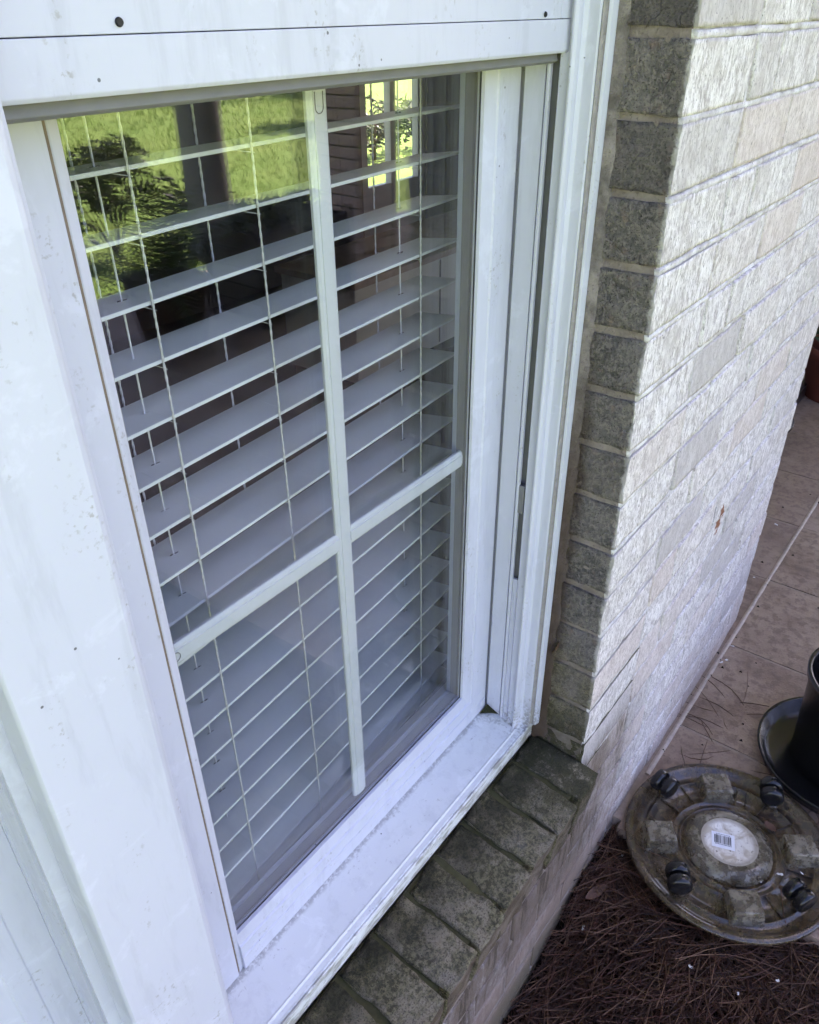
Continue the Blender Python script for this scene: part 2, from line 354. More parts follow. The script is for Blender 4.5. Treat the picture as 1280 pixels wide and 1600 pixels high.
CADDY = m_caddy('cloudy_clear_plastic', (.075, .050, .026), (.19, .14, .08), .95, .62); CADDY2 = m_caddy('clear_plastic_feet', (.22, .19, .125), (.40, .35, .25), .4, .30); BLACK = m_plain('black_plastic', (.009, .009, .0095), .26, .5, .2, 30, .0006, 90); HUB = m_stain()
PAPER = m_plain('white_label', (.82, .82, .82), .6, .3, .03); INK = m_plain('black_ink', (.015, .015, .015), .6)
DPOT = m_plain('dark_clay', (.05, .022, .016), .8, .2, .2, 20); TERRA = m_plain('terracotta', (.15, .045, .03), .8, .2, .2, 20, .001); PETAL = m_plain('white_petal', (.82, .80, .76), .7, .2, .06)
DRYLEAF = m_plain('dry_leaf', (.13, .07, .045), .7, .3, .4, 90); TAUPE = m_plain('taupe_column_paint', (.18, .18, .165), .6, .3, .1, 8)
CREAM = m_plain('cream_paint', (.70, .66, .57), .6, .3, .05, 5); FLOORW = m_plain('dark_floor', (.035, .026, .023), .35, .4, .3, 6)
RPLAS = m_plain('room_paint', (.16, .13, .11), .8, .2, .08, 3); SOFF = m_plain('painted_soffit', (.5, .48, .45), .8); SHING = m_plain('roof_shingle', (.09, .085, .08), .9, .1, .4, 30, .01, 40)
LEAF = m_random('shrub_leaves', [(.018, .035, .010), (.035, .065, .015), (.06, .09, .022)], .5, .4, .25); PALM = m_random('palm_leaves', [(.03, .06, .012), (.055, .11, .02), (.09, .14, .03)], .5, .4, .3)
TREEL = m_random('tree_leaves', [(.03, .06, .012), (.05, .085, .02), (.08, .11, .025)], .6, .3, .25); BARK = m_plain('bark', (.07, .052, .04), .9, .1, .4, 25, .02, 25)
GRASSM = m_random('grass_blades', [(.10, .21, .035), (.16, .27, .05), (.13, .23, .04), (.22, .28, .08)], .7, .2, .5)
RED = m_plain('brown_porch_brick', (.44, .33, .27), .85, .2, .3, 30, .003, 120)

# ------------------------------------------------------------------ bricks
def brick_mesh(name, L, D, H, seed, mats, nx=6, ny=3, nz=3, e=.0048, amp=.0016, face=True, corner=False):
    """A brick centred on the origin; a corner brick shows its second material on the end towards -X."""
    rr = random.Random(seed); o = Vector((rr.uniform(0, 90), rr.uniform(0, 90), rr.uniform(0, 90)))
    def ax(h, n):
        return [-h, -h+e]+[(-h+e)+(2*h-2*e)*i/n for i in range(1, n)]+[h-e, h]
    A = (ax(L/2, nx), ax(D/2, ny), ax(H/2, nz)); hs = (L/2, D/2, H/2)
    idx, vs, fs, mi = {}, [], [], []
    def vert(i, j, k):
        key = (i, j, k)
        if key not in idx:
            p = Vector((A[0][i], A[1][j], A[2][k])); ext = [abs(abs(p[q])-hs[q]) < 1e-9 for q in range(3)]
            if sum(ext) >= 2:
                for q in range(3):
                    if ext[q]: p[q] -= math.copysign(e*(.55 if sum(ext) == 2 else .75), p[q])
            d = noise.noise_vector(p*38+o)*amp+noise.noise_vector(p*11+o)*amp*1.1
            if corner and p.x < -L/2+e*1.2:      # folded, hand-pressed brick end
                g = noise.noise(p*24+o); rg = 1-abs(noise.noise(Vector((0, p.y*34, p.z*26))+o*1.7))*2.2
                d.x += -.0022*g+.0030*max(0, rg)**4
                if p.y < -D/2+e*1.5: d.x += .0035*max(0, noise.noise(p*55+o*2)); d.y += .003*max(0, noise.noise(p*48+o*3))
            idx[key] = len(vs); vs.append(p+d)
        return idx[key]
    N = [len(a)-1 for a in A]
    for a, b, c in ((0, 1, 2), (1, 2, 0), (2, 0, 1)):      # faces normal to axis c
        for side in (0, N[c]):
            for i in range(N[a]):
                for j in range(N[b]):
                    q = []
                    for di, dj in ((0, 0), (1, 0), (1, 1), (0, 1)):
                        t = [0, 0, 0]; t[a] = i+di; t[b] = j+dj; t[c] = side; q.append(vert(*t))
                    fs.append(q if side else q[::-1]); mi.append(1 if corner and (c == 2 or (c == 0 and side == 0)) else 0)
    me = bpy.data.meshes.new(name); me.from_pydata(vs, [], fs); me.update()
    me.polygons.foreach_set('material_index', mi if face else [1]*len(mi)); me.polygons.foreach_set('use_smooth', [True]*len(fs))
    for m in mats: me.materials.append(m)
    return me

XC, XE, WY = .909, 1.985, .332            # window-side corner, far corner, wall face
CH, JT = .0793, .0098                     # course height, joint
BD, BH = .086, CH-JT
BANK = {}; NV = 12
def get_brick(L, kind=False):
    L = round(L, 3); k = (L, kind, R.randrange(14 if kind else 6))
    if k not in BANK: BANK[k] = brick_mesh('brick', L, BD, BH, int(L*1000)*7+k[2], (FACE, BODY), *((6, 10, 9) if kind else (6, 3, 3)), corner=kind)
    return BANK[k]

wall = thing('brick_wall', 'whitewashed brick house wall with dark unpainted reveal beside the white window', 'brick wall', (1.45, .40, GZ))
mb = MB()
mb.box(XC+.0038, XE-.004, WY+.0055, .43, -1.72, 1.05)
mb.box(-.66, XC+.0038, WY+.0055, .43, -1.72, -1.20)
core = mb.build('mortar', [MORT_D, MORT_W], wall)
for p in core.data.polygons:
    if p.normal.y < -.5: p.material_index = 1
ztop = lambda k: -.0259-CH*k              # top joint of course k
joint = MB()
for k in range(-6, 21):
    zc = ztop(k)-CH/2
    x0 = XC if k < 13 else (.9125 if k < 15 else -.655)
    if k < 15:
        lens = [.2, .2, .2, .2, .2] if k % 2 else [.2, .097, .2, .2, .2, .2]
        if k >= 13: lens[0] = .1965
    else:
        lens = ([.2] if k % 2 else [.097])+[.2]*14
    x = x0; heads = []
    for i, L in enumerate(lens):
        last = x+L > XE-.06
        if last: L = XE-x
        if L > .03:
            j = R.uniform(-.0015, .0015)
            inst('brick', get_brick(L, i == 0 and k < 15), (x+L/2, WY+BD/2+R.uniform(-.0012, .0015), zc+j), (R.uniform(-.008, .008), R.uniform(-.006, .006), R.uniform(-.006, .006)), wall)
        x += L+JT
        if last: break
        heads.append(x-JT/2)
    # struck mortar bead of this bed joint on the outer face, slightly uneven
    xs = x0+.0034; n = int((XE-xs)/.009); vs = []; fs = []; zj = ztop(k)+JT*.0
    for i in range(n+1):
        xx = xs+(XE-.004-xs)*i/n; q = noise.noise(Vector((xx*13, k*3.3, 0)))*.0018+noise.noise(Vector((xx*70, k*5.3, 1)))*.0009; q2 = .0012+noise.noise(Vector((xx*30, k*7.1, 5)))*.0014+noise.noise(Vector((xx*95, k*2.1, 3)))*.0010
        vs += [(xx, WY+.006, zj-.0056+q), (xx, WY+.0004+q2, zj-.0046+q), (xx, WY-.0002+q2, zj-.0005+q), (xx, WY+.0020, zj+.0034+q), (xx, WY+.007, zj+.0040+q)]
    for i in range(n):
        for j in range(4): fs.append([i*5+j, (i+1)*5+j, (i+1)*5+j+1, i*5+j+1])
    fs += [[0, 1, 2, 3, 4]]
    for hx in heads:      # head joints of the same course
        b0 = len(vs); hn = 6
        for i in range(hn+1):
            zz = zj-JT*.4-(CH-JT*.8)*i/hn; q = noise.noise(Vector((hx*50, zz*40, 2)))*.0014; q2 = noise.noise(Vector((hx*31, zz*60, 8)))*.0010
            vs += [(hx-.0056+q*.3, WY+.006, zz), (hx-.0044+q, WY+.0012+q2, zz), (hx-.0008+q, WY+.0012+q2, zz), (hx+.0002+q, WY+.0065, zz)]
        for i in range(hn):
            for j in range(3): fs.append([b0+i*4+j, b0+i*4+j+1, b0+(i+1)*4+j+1, b0+(i+1)*4+j])
    me = MB().add(vs, fs, 0, True).mesh('mortar_joint'); obj('mortar_joint', me, MORT_W, wall)
# reveal: ragged mortar and sealant between brick ends and casing
vs, fs = [], []; n = 220
for i in range(n+1):
    z = -1.085+(1.04+1.085)*i/n; q = noise.noise(Vector((z*23, 1, 0)))*.007; q2 = noise.noise(Vector((z*60, 4, 0)))*.005
    vs += [(XC+.010, .402+q+q2, z), (XC-.001+q2*.6, .405+q, z), (XC-.004+q*.5, .414+q2, z), (XC-.010, .420, z), (XC-.010, .432, z)]
for i in range(n):
    for j in range(4): fs.append([i*5+j, i*5+j+1, (i+1)*5+j+1, (i+1)*5+j])
obj('reveal_mortar', MB().add(vs, fs, 0, True).mesh('reveal_mortar'), MORT_R, wall)
# rowlock sill
sill_mortar = MB().ext_x([(.3165, -1.1115), (.43, -1.0975), (.43, -1.205), (.320, -1.205)], -.62, .914).build('sill_bed', [MORT_S], wall)
SB = [brick_mesh('sill_brick', .0655, .128, .098, 900+i, (BODY, BODY), 5, 10, 6, .006, .0042) for i in range(6)]
for k in range(-1, 19):
    xr = .838-.0757*k; c = xr-.0757/2
    if k == -1: c = .838+.0757/2+.001
    inst('brick', SB[(k*5+3) % 6], (c, .3685+R.uniform(-.003, .003), -1.1485+R.uniform(-.002, .002)), (math.radians(7.0)+R.uniform(-.012, .012), R.uniform(-.012, .012), R.uniform(-.012, .012)), sill_mortar, (1.0, 1, 1))

# ------------------------------------------------------------------ windows
XL, XR = .236, .87
win = thing('window', 'white vinyl sash window with grille and blind beside the brick reveal', 'window', (.553, .47, -1.08))
MB().ext_z([(.860,.4445),(.8602,.442),(.8635,.4395),(.8690,.4385),(.8735,.4405),(.8790,.4370),(.8800,.4255),(.8810,.4235),(.8862,.4232),(.8866,.4262),(.8888,.4262),(.8890,.4195),(.8905,.4165),(.8985,.4142),(.902,.4150),(.9035,.4445)], -1.0475, .99).build('casing', VINYL, win, .0007)
# dirty caulk line in the casing groove
vs, fs = [], []; n = 120
for i in range(n+1):
    z = -1.04+2.0*i/n; q = noise.noise(Vector((z*40, 9, 0)))*.0012; vs += [(.8815+q, .4226, z), (.8885+q*.6, .4196+q*.5, z), (.8896, .4240, z)]
for i in range(n):
    for j in range(2): fs.append([i*3+j, i*3+j+1, (i+1)*3+j+1, (i+1)*3+j])
obj('caulk_line', MB().add(vs, fs, 0, True).mesh('caulk_line'), SEAL, win)
# right jamb with its sash tracks
mb = MB(); zb, zt = -1.0475, .96
mb.box(.8675, .882, .4755, .5012, zb, zt); mb.box(.8765, .8822, .5014, .53, zb, zt)                       # inner track wall
mb.ext_z([(.8655,.4702),(.8655,.4730),(.8715,.4742),(.8715,.4690),(.8670,.4690)], zb, zt)   # fin
mb.ext_z([(.8695,.4605),(.8665,.4585),(.8690,.4470),(.8640,.4448),(.8800,.4448),(.8800,.4605)], zb, zt)   # outer stop
mb.build('jamb', VINYL, win, .0006)
MB().box(.8790, .8840, .4605, .4755, zb, zt).build('track_channel', VINYL_IN, win)
MB().box(.8690, .8742, .4607, .4690, zb, -.742).build('track_filler', VINYL, win, .0006)
MB().box(.8668, .8742, .4609, .4694, -.621, -.575).build('balance_shoe', VINYL_IN, win, .0008)
mb = MB(); mb.box(XL-.012, XL-.0005, .4448, .53, zb, zt); mb.box(XL, XR, .4448, .53, .951, .975); mb.build('frame', VINYL, win)
# wide board between the two windows
mb = MB(); mb.ext_z([(.1300,.4180),(.1318,.4152),(.2170,.4152),(.2215,.4170),(.2245,.4330),(.2300,.4385),(.2355,.4395),(.2365,.4445),(.1300,.4445)], -1.0475, .99)
mb.build('mullion', VINYL, win, .0009)
MB().ext_x([(.53,-1.0325),(.503,-1.0362),(.4405,-1.0455),(.4385,-1.0447),(.4362,-1.0466),(.4290,-1.0477),(.4275,-1.0492),(.4255,-1.0478),(.4240,-1.0490),(.4235,-1.0560),(.4262,-1.0600),(.4262,-1.0820),(.53,-1.0820)], .2245, .9055, 0, 24).build('sill', SILLV, win, .0005)
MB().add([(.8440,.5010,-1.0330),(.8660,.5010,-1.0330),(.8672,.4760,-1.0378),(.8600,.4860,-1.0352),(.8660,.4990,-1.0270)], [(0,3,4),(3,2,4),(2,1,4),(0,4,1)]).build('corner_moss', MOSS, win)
MB().box(.8662, .8764, .5120, .5290, zb, zt).build('dark_gap_backing', VINYL_IN, win)  # backing added behind the stile gap, coloured dark for the gap's shade
MB().box(.2926, .2944, .5050, .5072, -1.030, -.016).build('glazing_seam', SEAM, win)

low = thing('lower_sash', None, None, (.553, .503, -1.036)); low.parent = win; low.matrix_parent_inverse = Matrix.Translation(-Vector(win['_off'])); del low['_off']
def sub(mbx, name, mat, par, bevel=0):      # a piece of a part, modelled in world coordinates
    o = mbx.build(name, mat, par, bevel); o.matrix_parent_inverse = Matrix.Translation(-par.location); return o
gx0, gx1, gz0, gz1 = .3060, .7985, -.9640, -.0470
stile = [(gx1,.5120),(gx1+.0012,.5085),(.8180,.5050),(.8195,.5030),(.8370,.5030),(.8385,.5040),(.8648,.5040),(.8658,.5052),(.8658,.5400),(gx1,.5400)]
sub(MB().ext_z(stile, -1.034, -.014), 'stile', VINYL, low, .0005)
mir = [(gx0,.5120),(gx0-.0012,.5085),(.2960,.5055),(.2945,.5068),(.2925,.5068),(.2915,.5032),(.2680,.5030),(.2665,.5040),(.2430,.5040),(.2410,.5060),(.2410,.5400),(gx0,.5400)]
sub(MB().ext_z(mir[::-1], -1.034, -.014), 'stile', VINYL, low, .0005)
sub(MB().ext_x([(.5125,gz0),(.5080,gz0-.0008),(.5060,-.9850),(.5035,-.9865),(.5030,-1.0060),(.5046,-1.0068),(.5046,-1.0088),(.5030,-1.0096),(.5025,-1.0330),(.5045,-1.0355),(.5400,-1.0355),(.5400,gz0)], gx0-.004, .8640), 'bottom_rail', VINYL, low, .0004)
sub(MB().box(.2415, .8640, .5045, .5400, gz1, -.0150), 'top_rail', VINYL, low, .001)
sub(MB().box(gx0-.006, gx1+.006, .5135, .5165, gz0-.008, gz1+.006), 'outer_pane', GLASS, low)
sub(MB().box(gx0-.006, gx1+.006, .5320, .5350, gz0-.008, gz1+.006), 'inner_pane', GLASS, low)
mb = MB()
mb.box(gx0-.004, gx1+.004, .5170, .5315, gz0-.006, gz0+.0030); mb.box(gx0-.004, gx1+.004, .5170, .5315, gz1-.006, gz1+.004)
mb.box(gx0-.004, gx0+.004, .5170, .5315, gz0+.0030, gz1-.006); mb.box(gx1-.0020, gx1+.006, .5170, .5315, gz0+.0030, gz1-.006)
sub(mb, 'spacer', SPACER, low)
sub(MB().box(gx0-.0005, gx1, .5126, .5134, gz0-.0006, gz0+.0016).box(gx1-.0016, gx1+.0006, .5126, .5134, gz0, gz1), 'gasket', DARK, low)
def grille(c, w, d):      # cross-section of a contoured grille bar
    return [(c-w,d+.0030),(c-w+.0030,d+.0012),(c-w*.52,d+.0010),(c-w*.50,d),(c+w*.50,d),(c+w*.52,d+.0010),(c+w-.0030,d+.0012),(c+w,d+.0030),(c+w,d+.0062),(c-w,d+.0062)]
mx, mz = .5565, -.519
sub(MB().ext_z(grille(mx, .0126, .5205), gz0+.0005, gz1-.003), 'vertical_muntin', MUNT, low, .0003)
gh = [(d, c) for c, d in grille(mz, .0124, .5207)][::-1]
sub(MB().ext_x(gh, gx0+.001, mx-.0100).ext_x(gh, mx+.0100, gx1+.002), 'horizontal_muntin', MUNT, low, .0003)
def clip(cx, cz, dx, dz):      # U-shaped clip mark at a grille end
    pts = [(cx-dz*.005-dx*.012, .5200, cz-dx*.005-dz*.012)]
    for a in range(9):
        th = math.pi*a/8; u, w = -math.cos(th)*.005, math.sin(th)*.005; pts.append((cx+dz*u+dx*w, .5200, cz+dx*u+dz*w))
    pts.append((cx+dz*.005-dx*.012, .5200, cz+dx*.005-dz*.012)); return MB().tube(pts, .00035, 5)
sub(clip(.3120, mz, 1, 0), 'muntin_clip', SPACER, low); sub(clip(mx, gz1-.025, 0, -1), 'muntin_clip', SPACER, low)

up = thing('upper_sash', None, None, (.553, .45, -.042)); up.parent = win; up.matrix_parent_inverse = Matrix.Translation(-Vector(win['_off'])); del up['_off']
sub(MB().ext_x([(.4500,-.0125),(.4500,-.0400),(.4515,-.0425),(.4840,-.0425),(.4840,-.0125)], .2375, .8688), 'meeting_rail', VINYL, up, .0006)
sub(MB().ext_x([(.4620,-.0426),(.4600,-.0500),(.4640,-.0525),(.4840,-.0525),(.4840,-.0426)], .2385, .8640), 'rail_lip', VINYL_IN, up, .0006)
sub(MB().box(.2375, .8455, .4508, .4840, -.0119, .0350), 'bottom_rail', VINYL, up, .0006)
sub(MB().box(.8461, .8688, .4506, .4840, -.0119, .9500), 'stile', VINYL, up, .0006)
sub(MB().box(.2375, .2600, .4506, .4840, .0354, .9500), 'stile', VINYL, up, .0006)
sub(MB().box(.2604, .8457, .4506, .4840, .9000, .9500), 'top_rail', VINYL, up, .0006)
sub(MB().box(.2604, .8457, .4640, .4670, .0354, .8996), 'pane', GLASS, up)
for x, z in ((.3215, -.0062), (.8125, -.0080)):
    sub(MB().add([(x+.0029*math.cos(a*math.pi/8), .4503, z+.0026*math.sin(a*math.pi/8)) for a in range(16)]+[(x+.0022*math.cos(a*math.pi/8), .4492, z+.002*math.sin(a*math.pi/8)) for a in range(16)],
        [[a, (a+1) % 16, 16+(a+1) % 16, 16+a] for a in range(16)]+[list(range(16, 32))]), 'screw', SCREW, up)
win2 = copy_tree(win); win2.location.x -= .745
win2['label'] = 'second white vinyl window at the left edge, beyond the wide white mullion board'
for ch in list(win2.children):
    if ch.name.startswith(('casing', 'caulk_line')): bpy.data.objects.remove(ch)
lin = MB().box(.8648-.745, .8790-.745, .4600, .4748, -1.0475, .96).build('jamb_liner', VINYL, None); lin.parent = win2; lin.matrix_parent_inverse = Matrix.Translation(-Vector(win2.location))
lin = MB().box(.8652-.745, .8678-.745, .5010, .5070, -1.0475, .96).build('jamb_liner', VINYL, None); lin.parent = win2; lin.matrix_parent_inverse = Matrix.Translation(-Vector(win2.location))
left_case = MB().ext_z([(XL-.745-.040,.4150),(XL-.745-.005,.4180),(XL-.745,.4395),(XL-.745,.4445),(XL-.745-.040,.4445)], -1.0475, .99).build('casing', VINYL, None)
left_case.parent = win2; left_case.matrix_parent_inverse = Matrix.Translation(-Vector(win2.location))

# ------------------------------------------------------------------ blinds
def blind(label, x0, x1, ladders, lifts, y, rotz):
    b = thing('venetian_blind', label, 'blind', ((x0+x1)/2, y, -1.0), 'blinds inside the twin windows'); cx = (x0+x1)/2
    D, T, P0 = .0635, .0030, .0522; tl = math.radians(-6)
    prof = [(-D/2, -T/2), (-D/2+.001, -T*.5-.0004), (D/2-.001, -T*.5-.0004), (D/2, -T/2), (D/2, T/2), (D/2-.001, T/2+.0003), (-D/2+.001, T/2+.0003), (-D/2, T/2)]
    rp = [(p*math.cos(tl)-q*math.sin(tl), p*math.sin(tl)+q*math.cos(tl)) for p, q in prof]
    me = MB().ext_x(rp, -(x1-x0)/2, (x1-x0)/2, 0, 1).mesh('slat'); me.materials.append(SLAT)
    yc = y+D/2; zs = [-.1048-P0*k for k in range(-7, 18)]
    for z in zs: inst('slat', me, (cx, yc, z), (R.uniform(-.035, .035), R.uniform(-.004, .004), R.uniform(-.004, .004)), b)
    MB().box(x0, x1, yc-.028, yc+.028, zs[-1]-.047, zs[-1]-.028).build('bottom_rail', SLAT, b, .003)
    zt_, zb_ = zs[0]+.1, zs[-1]-.03
    for lx in ladders:
        for s in (-1, 1):      # twisted cord: two strands wound round each other
            yy = yc+s*(D/2+.0022)*math.cos(tl); m = MB(); N = 420
            for ph in (0, math.pi):
                m.tube([(lx+.00055*math.cos(ph+i*1.1), yy+.00055*math.sin(ph+i*1.1), zb_+(zt_-zb_)*i/N) for i in range(N+1)], .00078, 4, caps=False)
            m.build('ladder_cord', CORD, b)
        m = MB()
        for z in zs: m.tube([(lx+.003, yc-D/2-.002, z-.0032), (lx+.003, yc+D/2+.002, z-.0028)], .0004, 4)
        m.build('ladder_rungs', CORD, b)['kind'] = 'stuff'
    for lx in lifts:
        MB().tube([(lx, yc-.002, zb_), (lx, yc-.002, zt_)], .0010, 6).build('lift_cord', CORD, b)
        for z in zs:
            MB().tube([(lx-.004, yc-.0015, z+T/2+.0007), (lx+.005, yc-.003, z+T/2+.0007)], .0006, 4).build('cord_slot', DARK, b)
    b.rotation_euler.z = rotz
    return b
blind('grey white slatted blind seen through the window beside the brick reveal', .290, .893, (.386, .522, .7976), (.380, .799), .579, math.radians(4.0))
blind('grey white slatted blind in the second window past the mullion at left', .296-.745, .868-.745, (.394-.745, .781-.745), (.3885-.745, .781-.745), .576, 0)

# ------------------------------------------------------------------ house shell and room
def shell(name, mbx, mat, label=None, cat=None): 
    o = mbx.build(name, mat)
    return tag(o, label, cat) if label else tag(o, kind='structure')
W2 = m_plain('rendered_brick_far', (.60, .57, .54), .9, .2, .25, 12, .004, 60)
MB().box(-4.2, -.662, .334, .43, -1.72, 1.05).box(-.662, XC+.006, .334, .43, .992, 1.05).build('side_wall', W2, wall)
MB().box(1.885, 1.981, .432, 1.05, -1.60, 1.05).build('return_wall', W2, wall)
MB().box(-4.2, -.535, .4465, .60, -1.72, 1.05).box(XC, 1.88, .4465, .60, -1.72, 1.05).box(-.535, XC, .545, .60, .98, 1.05).box(-.535, XC, .545, .60, -1.72, -1.05).box(.135, .232, .545, .575, -1.05, .98).build('inner_wall', CREAM, wall)
MB().box(1.985, 2.65, .95, 1.05, -1.60, 1.05).box(3.65, 8.0, .95, 1.05, -1.60, 1.05).box(2.65, 3.65, .95, 1.05, .62, 1.05).build('porch_wall', W2, wall)
shell('floor', MB().box(-4.2, 8.0, .60, 3.6, -1.62, -1.445), FLOORW)
shell('ceiling', MB().box(-4.2, 8.0, .43, 3.6, .98, 1.04), RPLAS)
shell('wall_back', MB().box(-4.2, 4.22, 3.6, 3.7, -1.62, 1.05).box(4.93, 8.0, 3.6, 3.7, -1.62, 1.05).box(4.22, 4.93, 3.6, 3.7, .6, 1.05).box(4.22, 4.93, 3.6, 3.7, -1.62, -1.39), RPLAS)
shell('wall_left', MB().box(-4.3, -4.2, .43, 3.7, -1.62, 1.05), RPLAS)
shell('wall_right', MB().box(8.0, 8.1, .95, 3.7, -1.62, 1.05), RPLAS)
roof = thing('house_roof', 'unseen house roof, its eave and porch roof shaped to shade window and patio', 'roof', (2, .5, 1.06))
MB().box(-4.6, 3.0, -.22, 3.9, 1.06, 1.26).build('eave', [SOFF], roof); MB().box(3.0, 8.3, -3.75, 6.6, 1.062, 1.262).build('porch_roof', [SOFF], roof)  # out of view; reach of eave and porch roof shaped to block the sun
MB().box(3.0, 8.3, -3.75, -3.60, .80, 1.060).box(3.0, 3.14, -3.598, -.20, .84, 1.060).build('shading_beam', [TAUPE], roof)  # unseen beam added to cut the light under the porch roof
MB().add([(-4.7,-.24,1.27),(8.4,-.24,1.27),(8.4,4.0,1.27),(-4.7,4.0,1.27),(-4.7,1.8,2.6),(8.4,1.8,2.6)], [(0,1,5,4),(2,3,4,5),(0,4,3),(1,2,5),(0,3,2,1)]).build('shingles', SHING, roof)

fd = thing('french_door', 'white framed glass door in the back wall of the room', 'door', (4.57, 3.64, -1.39))
m = MB()
for a, b_ in ((4.222, 4.30), (4.545, 4.605), (4.85, 4.928)): m.box(a, b_, 3.62, 3.67, -1.388, .598)
for z0, z1 in ((-1.388, -1.02), (.50, .598)): m.box(4.301, 4.544, 3.622, 3.668, z0, z1).box(4.606, 4.849, 3.622, 3.668, z0, z1)
m.build('door_frame', CREAM, fd); MB().box(4.302, 4.543, 3.64, 3.648, -1.019, .499).build('pane', GLASS, fd); MB().box(4.607, 4.848, 3.64, 3.648, -1.019, .499).build('pane', GLASS, fd)
pdoor = thing('light_entry_door', 'unseen white glazed door added to let porch light into the room', 'door', (3.15, 1.0, -1.45))  # unseen door, added so porch light reaches cabinet and floor
m = MB()
for a, b_ in ((2.652, 2.73), (3.57, 3.648)): m.box(a, b_, .97, 1.03, -1.50, .618)
for z0, z1 in ((-1.50, -1.36), (.54, .618)): m.box(2.731, 3.569, .972, 1.028, z0, z1)
m.build('door_frame', CREAM, pdoor); MB().box(2.732, 3.568, .995, 1.003, -1.359, .539).build('pane', GLASS, pdoor)
cab = thing('low_cabinet', 'long low cream cabinet with dark plinth standing inside the room', 'cabinet', (3.6, 2.3, -1.445))
MB().box(2.42, 4.9, 2.13, 2.55, -1.385, -.97).build('body', CREAM, cab, .004); MB().box(2.40, 4.92, 2.11, 2.57, -.969, -.94).build('top', RED, cab, .004)
MB().box(2.44, 4.88, 2.15, 2.53, -1.444, -1.386).build('plinth', DARK, cab)
for x in (3.02, 3.64, 4.26): MB().box(x-.004, x+.004, 2.126, 2.131, -1.37, -.98).build('door_gap', RPLAS, cab)

# ------------------------------------------------------------------ ground
tag(MB().box(-60, 60, -60, 60, -2.00, -1.705).build('lawn', LAWN), kind='structure')
tag(MB().box(1.16, 8.3, -3.42, .949, -1.66, -1.5125).build('patio', GROUT), kind='structure')
patio = bpy.data.objects['patio']
tag(MB().box(-7.5, 1.158, -3.4, -2.50, -1.80, -1.60).build('bounce_path', m_plain('pale_bounce_concrete', (.40, .36, .32), .9, .2, .15, 9, .003, 80)), kind='structure')  # unseen path added to bounce warm light onto window and wall
TP = .3665
vs, fs = [], []; n = 160
for i in range(n+1):
    x = 1.31+6.8*i/n; q = noise.noise(Vector((x*22, 3, 0)))*.0022; q2 = noise.noise(Vector((x*40, 6, 0)))*.0016
    vs += [(x, .311+q, GZ-.002), (x, .3135+q, GZ+.0028+q2), (x, .3215+q2, GZ+.0030+q2), (x, .325+q2, GZ-.002)]
for i in range(n):
    for j in range(3): fs.append([i*4+j, (i+1)*4+j, (i+1)*4+j+1, i*4+j+1])
obj('raised_joint', MB().add(vs, fs, 0, True).mesh('raised_joint'), m_plain('pale_joint_mortar', (.55, .46, .37), .95, .1, .4, 60, .003, 160), patio)
tm = []
for i in range(4):
    m = MB(); rr = random.Random(i); h = TP/2-.0048; g = 3; vs = []; fs = []
    for a in range(g+1):
        for b_ in range(g+1): vs.append((-h+2*h*a/g, -h+2*h*b_/g, rr.uniform(-.0008, .0008)))
    for a in range(g):
        for b_ in range(g): fs.append([a*(g+1)+b_, (a+1)*(g+1)+b_, (a+1)*(g+1)+b_+1, a*(g+1)+b_+1])
    ring = [a*(g+1) for a in range(g+1)]+[g*(g+1)+b_ for b_ in range(1, g+1)]+[a*(g+1)+g for a in range(g-1, -1, -1)]+[b_ for b_ in range(g-1, 0, -1)]
    n0 = len(vs); vs += [(vs[q][0]*1.004, vs[q][1]*1.004, -.03) for q in ring]
    for q in range(len(ring)): fs.append([ring[q], n0+q, n0+(q+1) % len(ring), ring[(q+1) % len(ring)]])
    me = m.add(vs, fs).mesh('tile'); me.materials.append(PATIO); tm.append(me)
for i in range(-1, 19):
    for j in range(-10, 2):
        x, y = 1.50+TP*(i+.5), .318+TP*(j+.5)
        if x > 8.2 or y > .93 or (j >= 0 and x < 1.98) or x < 1.3: continue
        inst('tile', tm[R.randrange(4)], (x, y, GZ+R.uniform(-.0012, .0012)), (R.uniform(-.002, .002), R.uniform(-.002, .002), R.choice((0, math.pi))), patio)
# bed of soil that falls away from the patio towards the wall
def bed_z(x, y):
    t = min(1, max(0, (x-.70)/.38)); t = t*t*(3-2*t)
    return -1.672+.118*t+.012*noise.noise(Vector((x*6, y*6, 0)))
vs, fs = [], []; nx, ny = 60, 50
for i in range(nx+1):
    for j in range(ny+1):
        x = -1.6+2.9*i/nx; y = -1.5+1.86*j/ny; vs.append((x, y, bed_z(x, y)+.006*noise.noise(Vector((x*31, y*31, 3)))))
for i in range(nx):
    for j in range(ny): a = i*(ny+1)+j; fs.append([a, a+ny+1, a+ny+2, a+1])
tag(MB().add(vs, fs, 0, True).build('mulch_bed', SOIL), kind='structure')
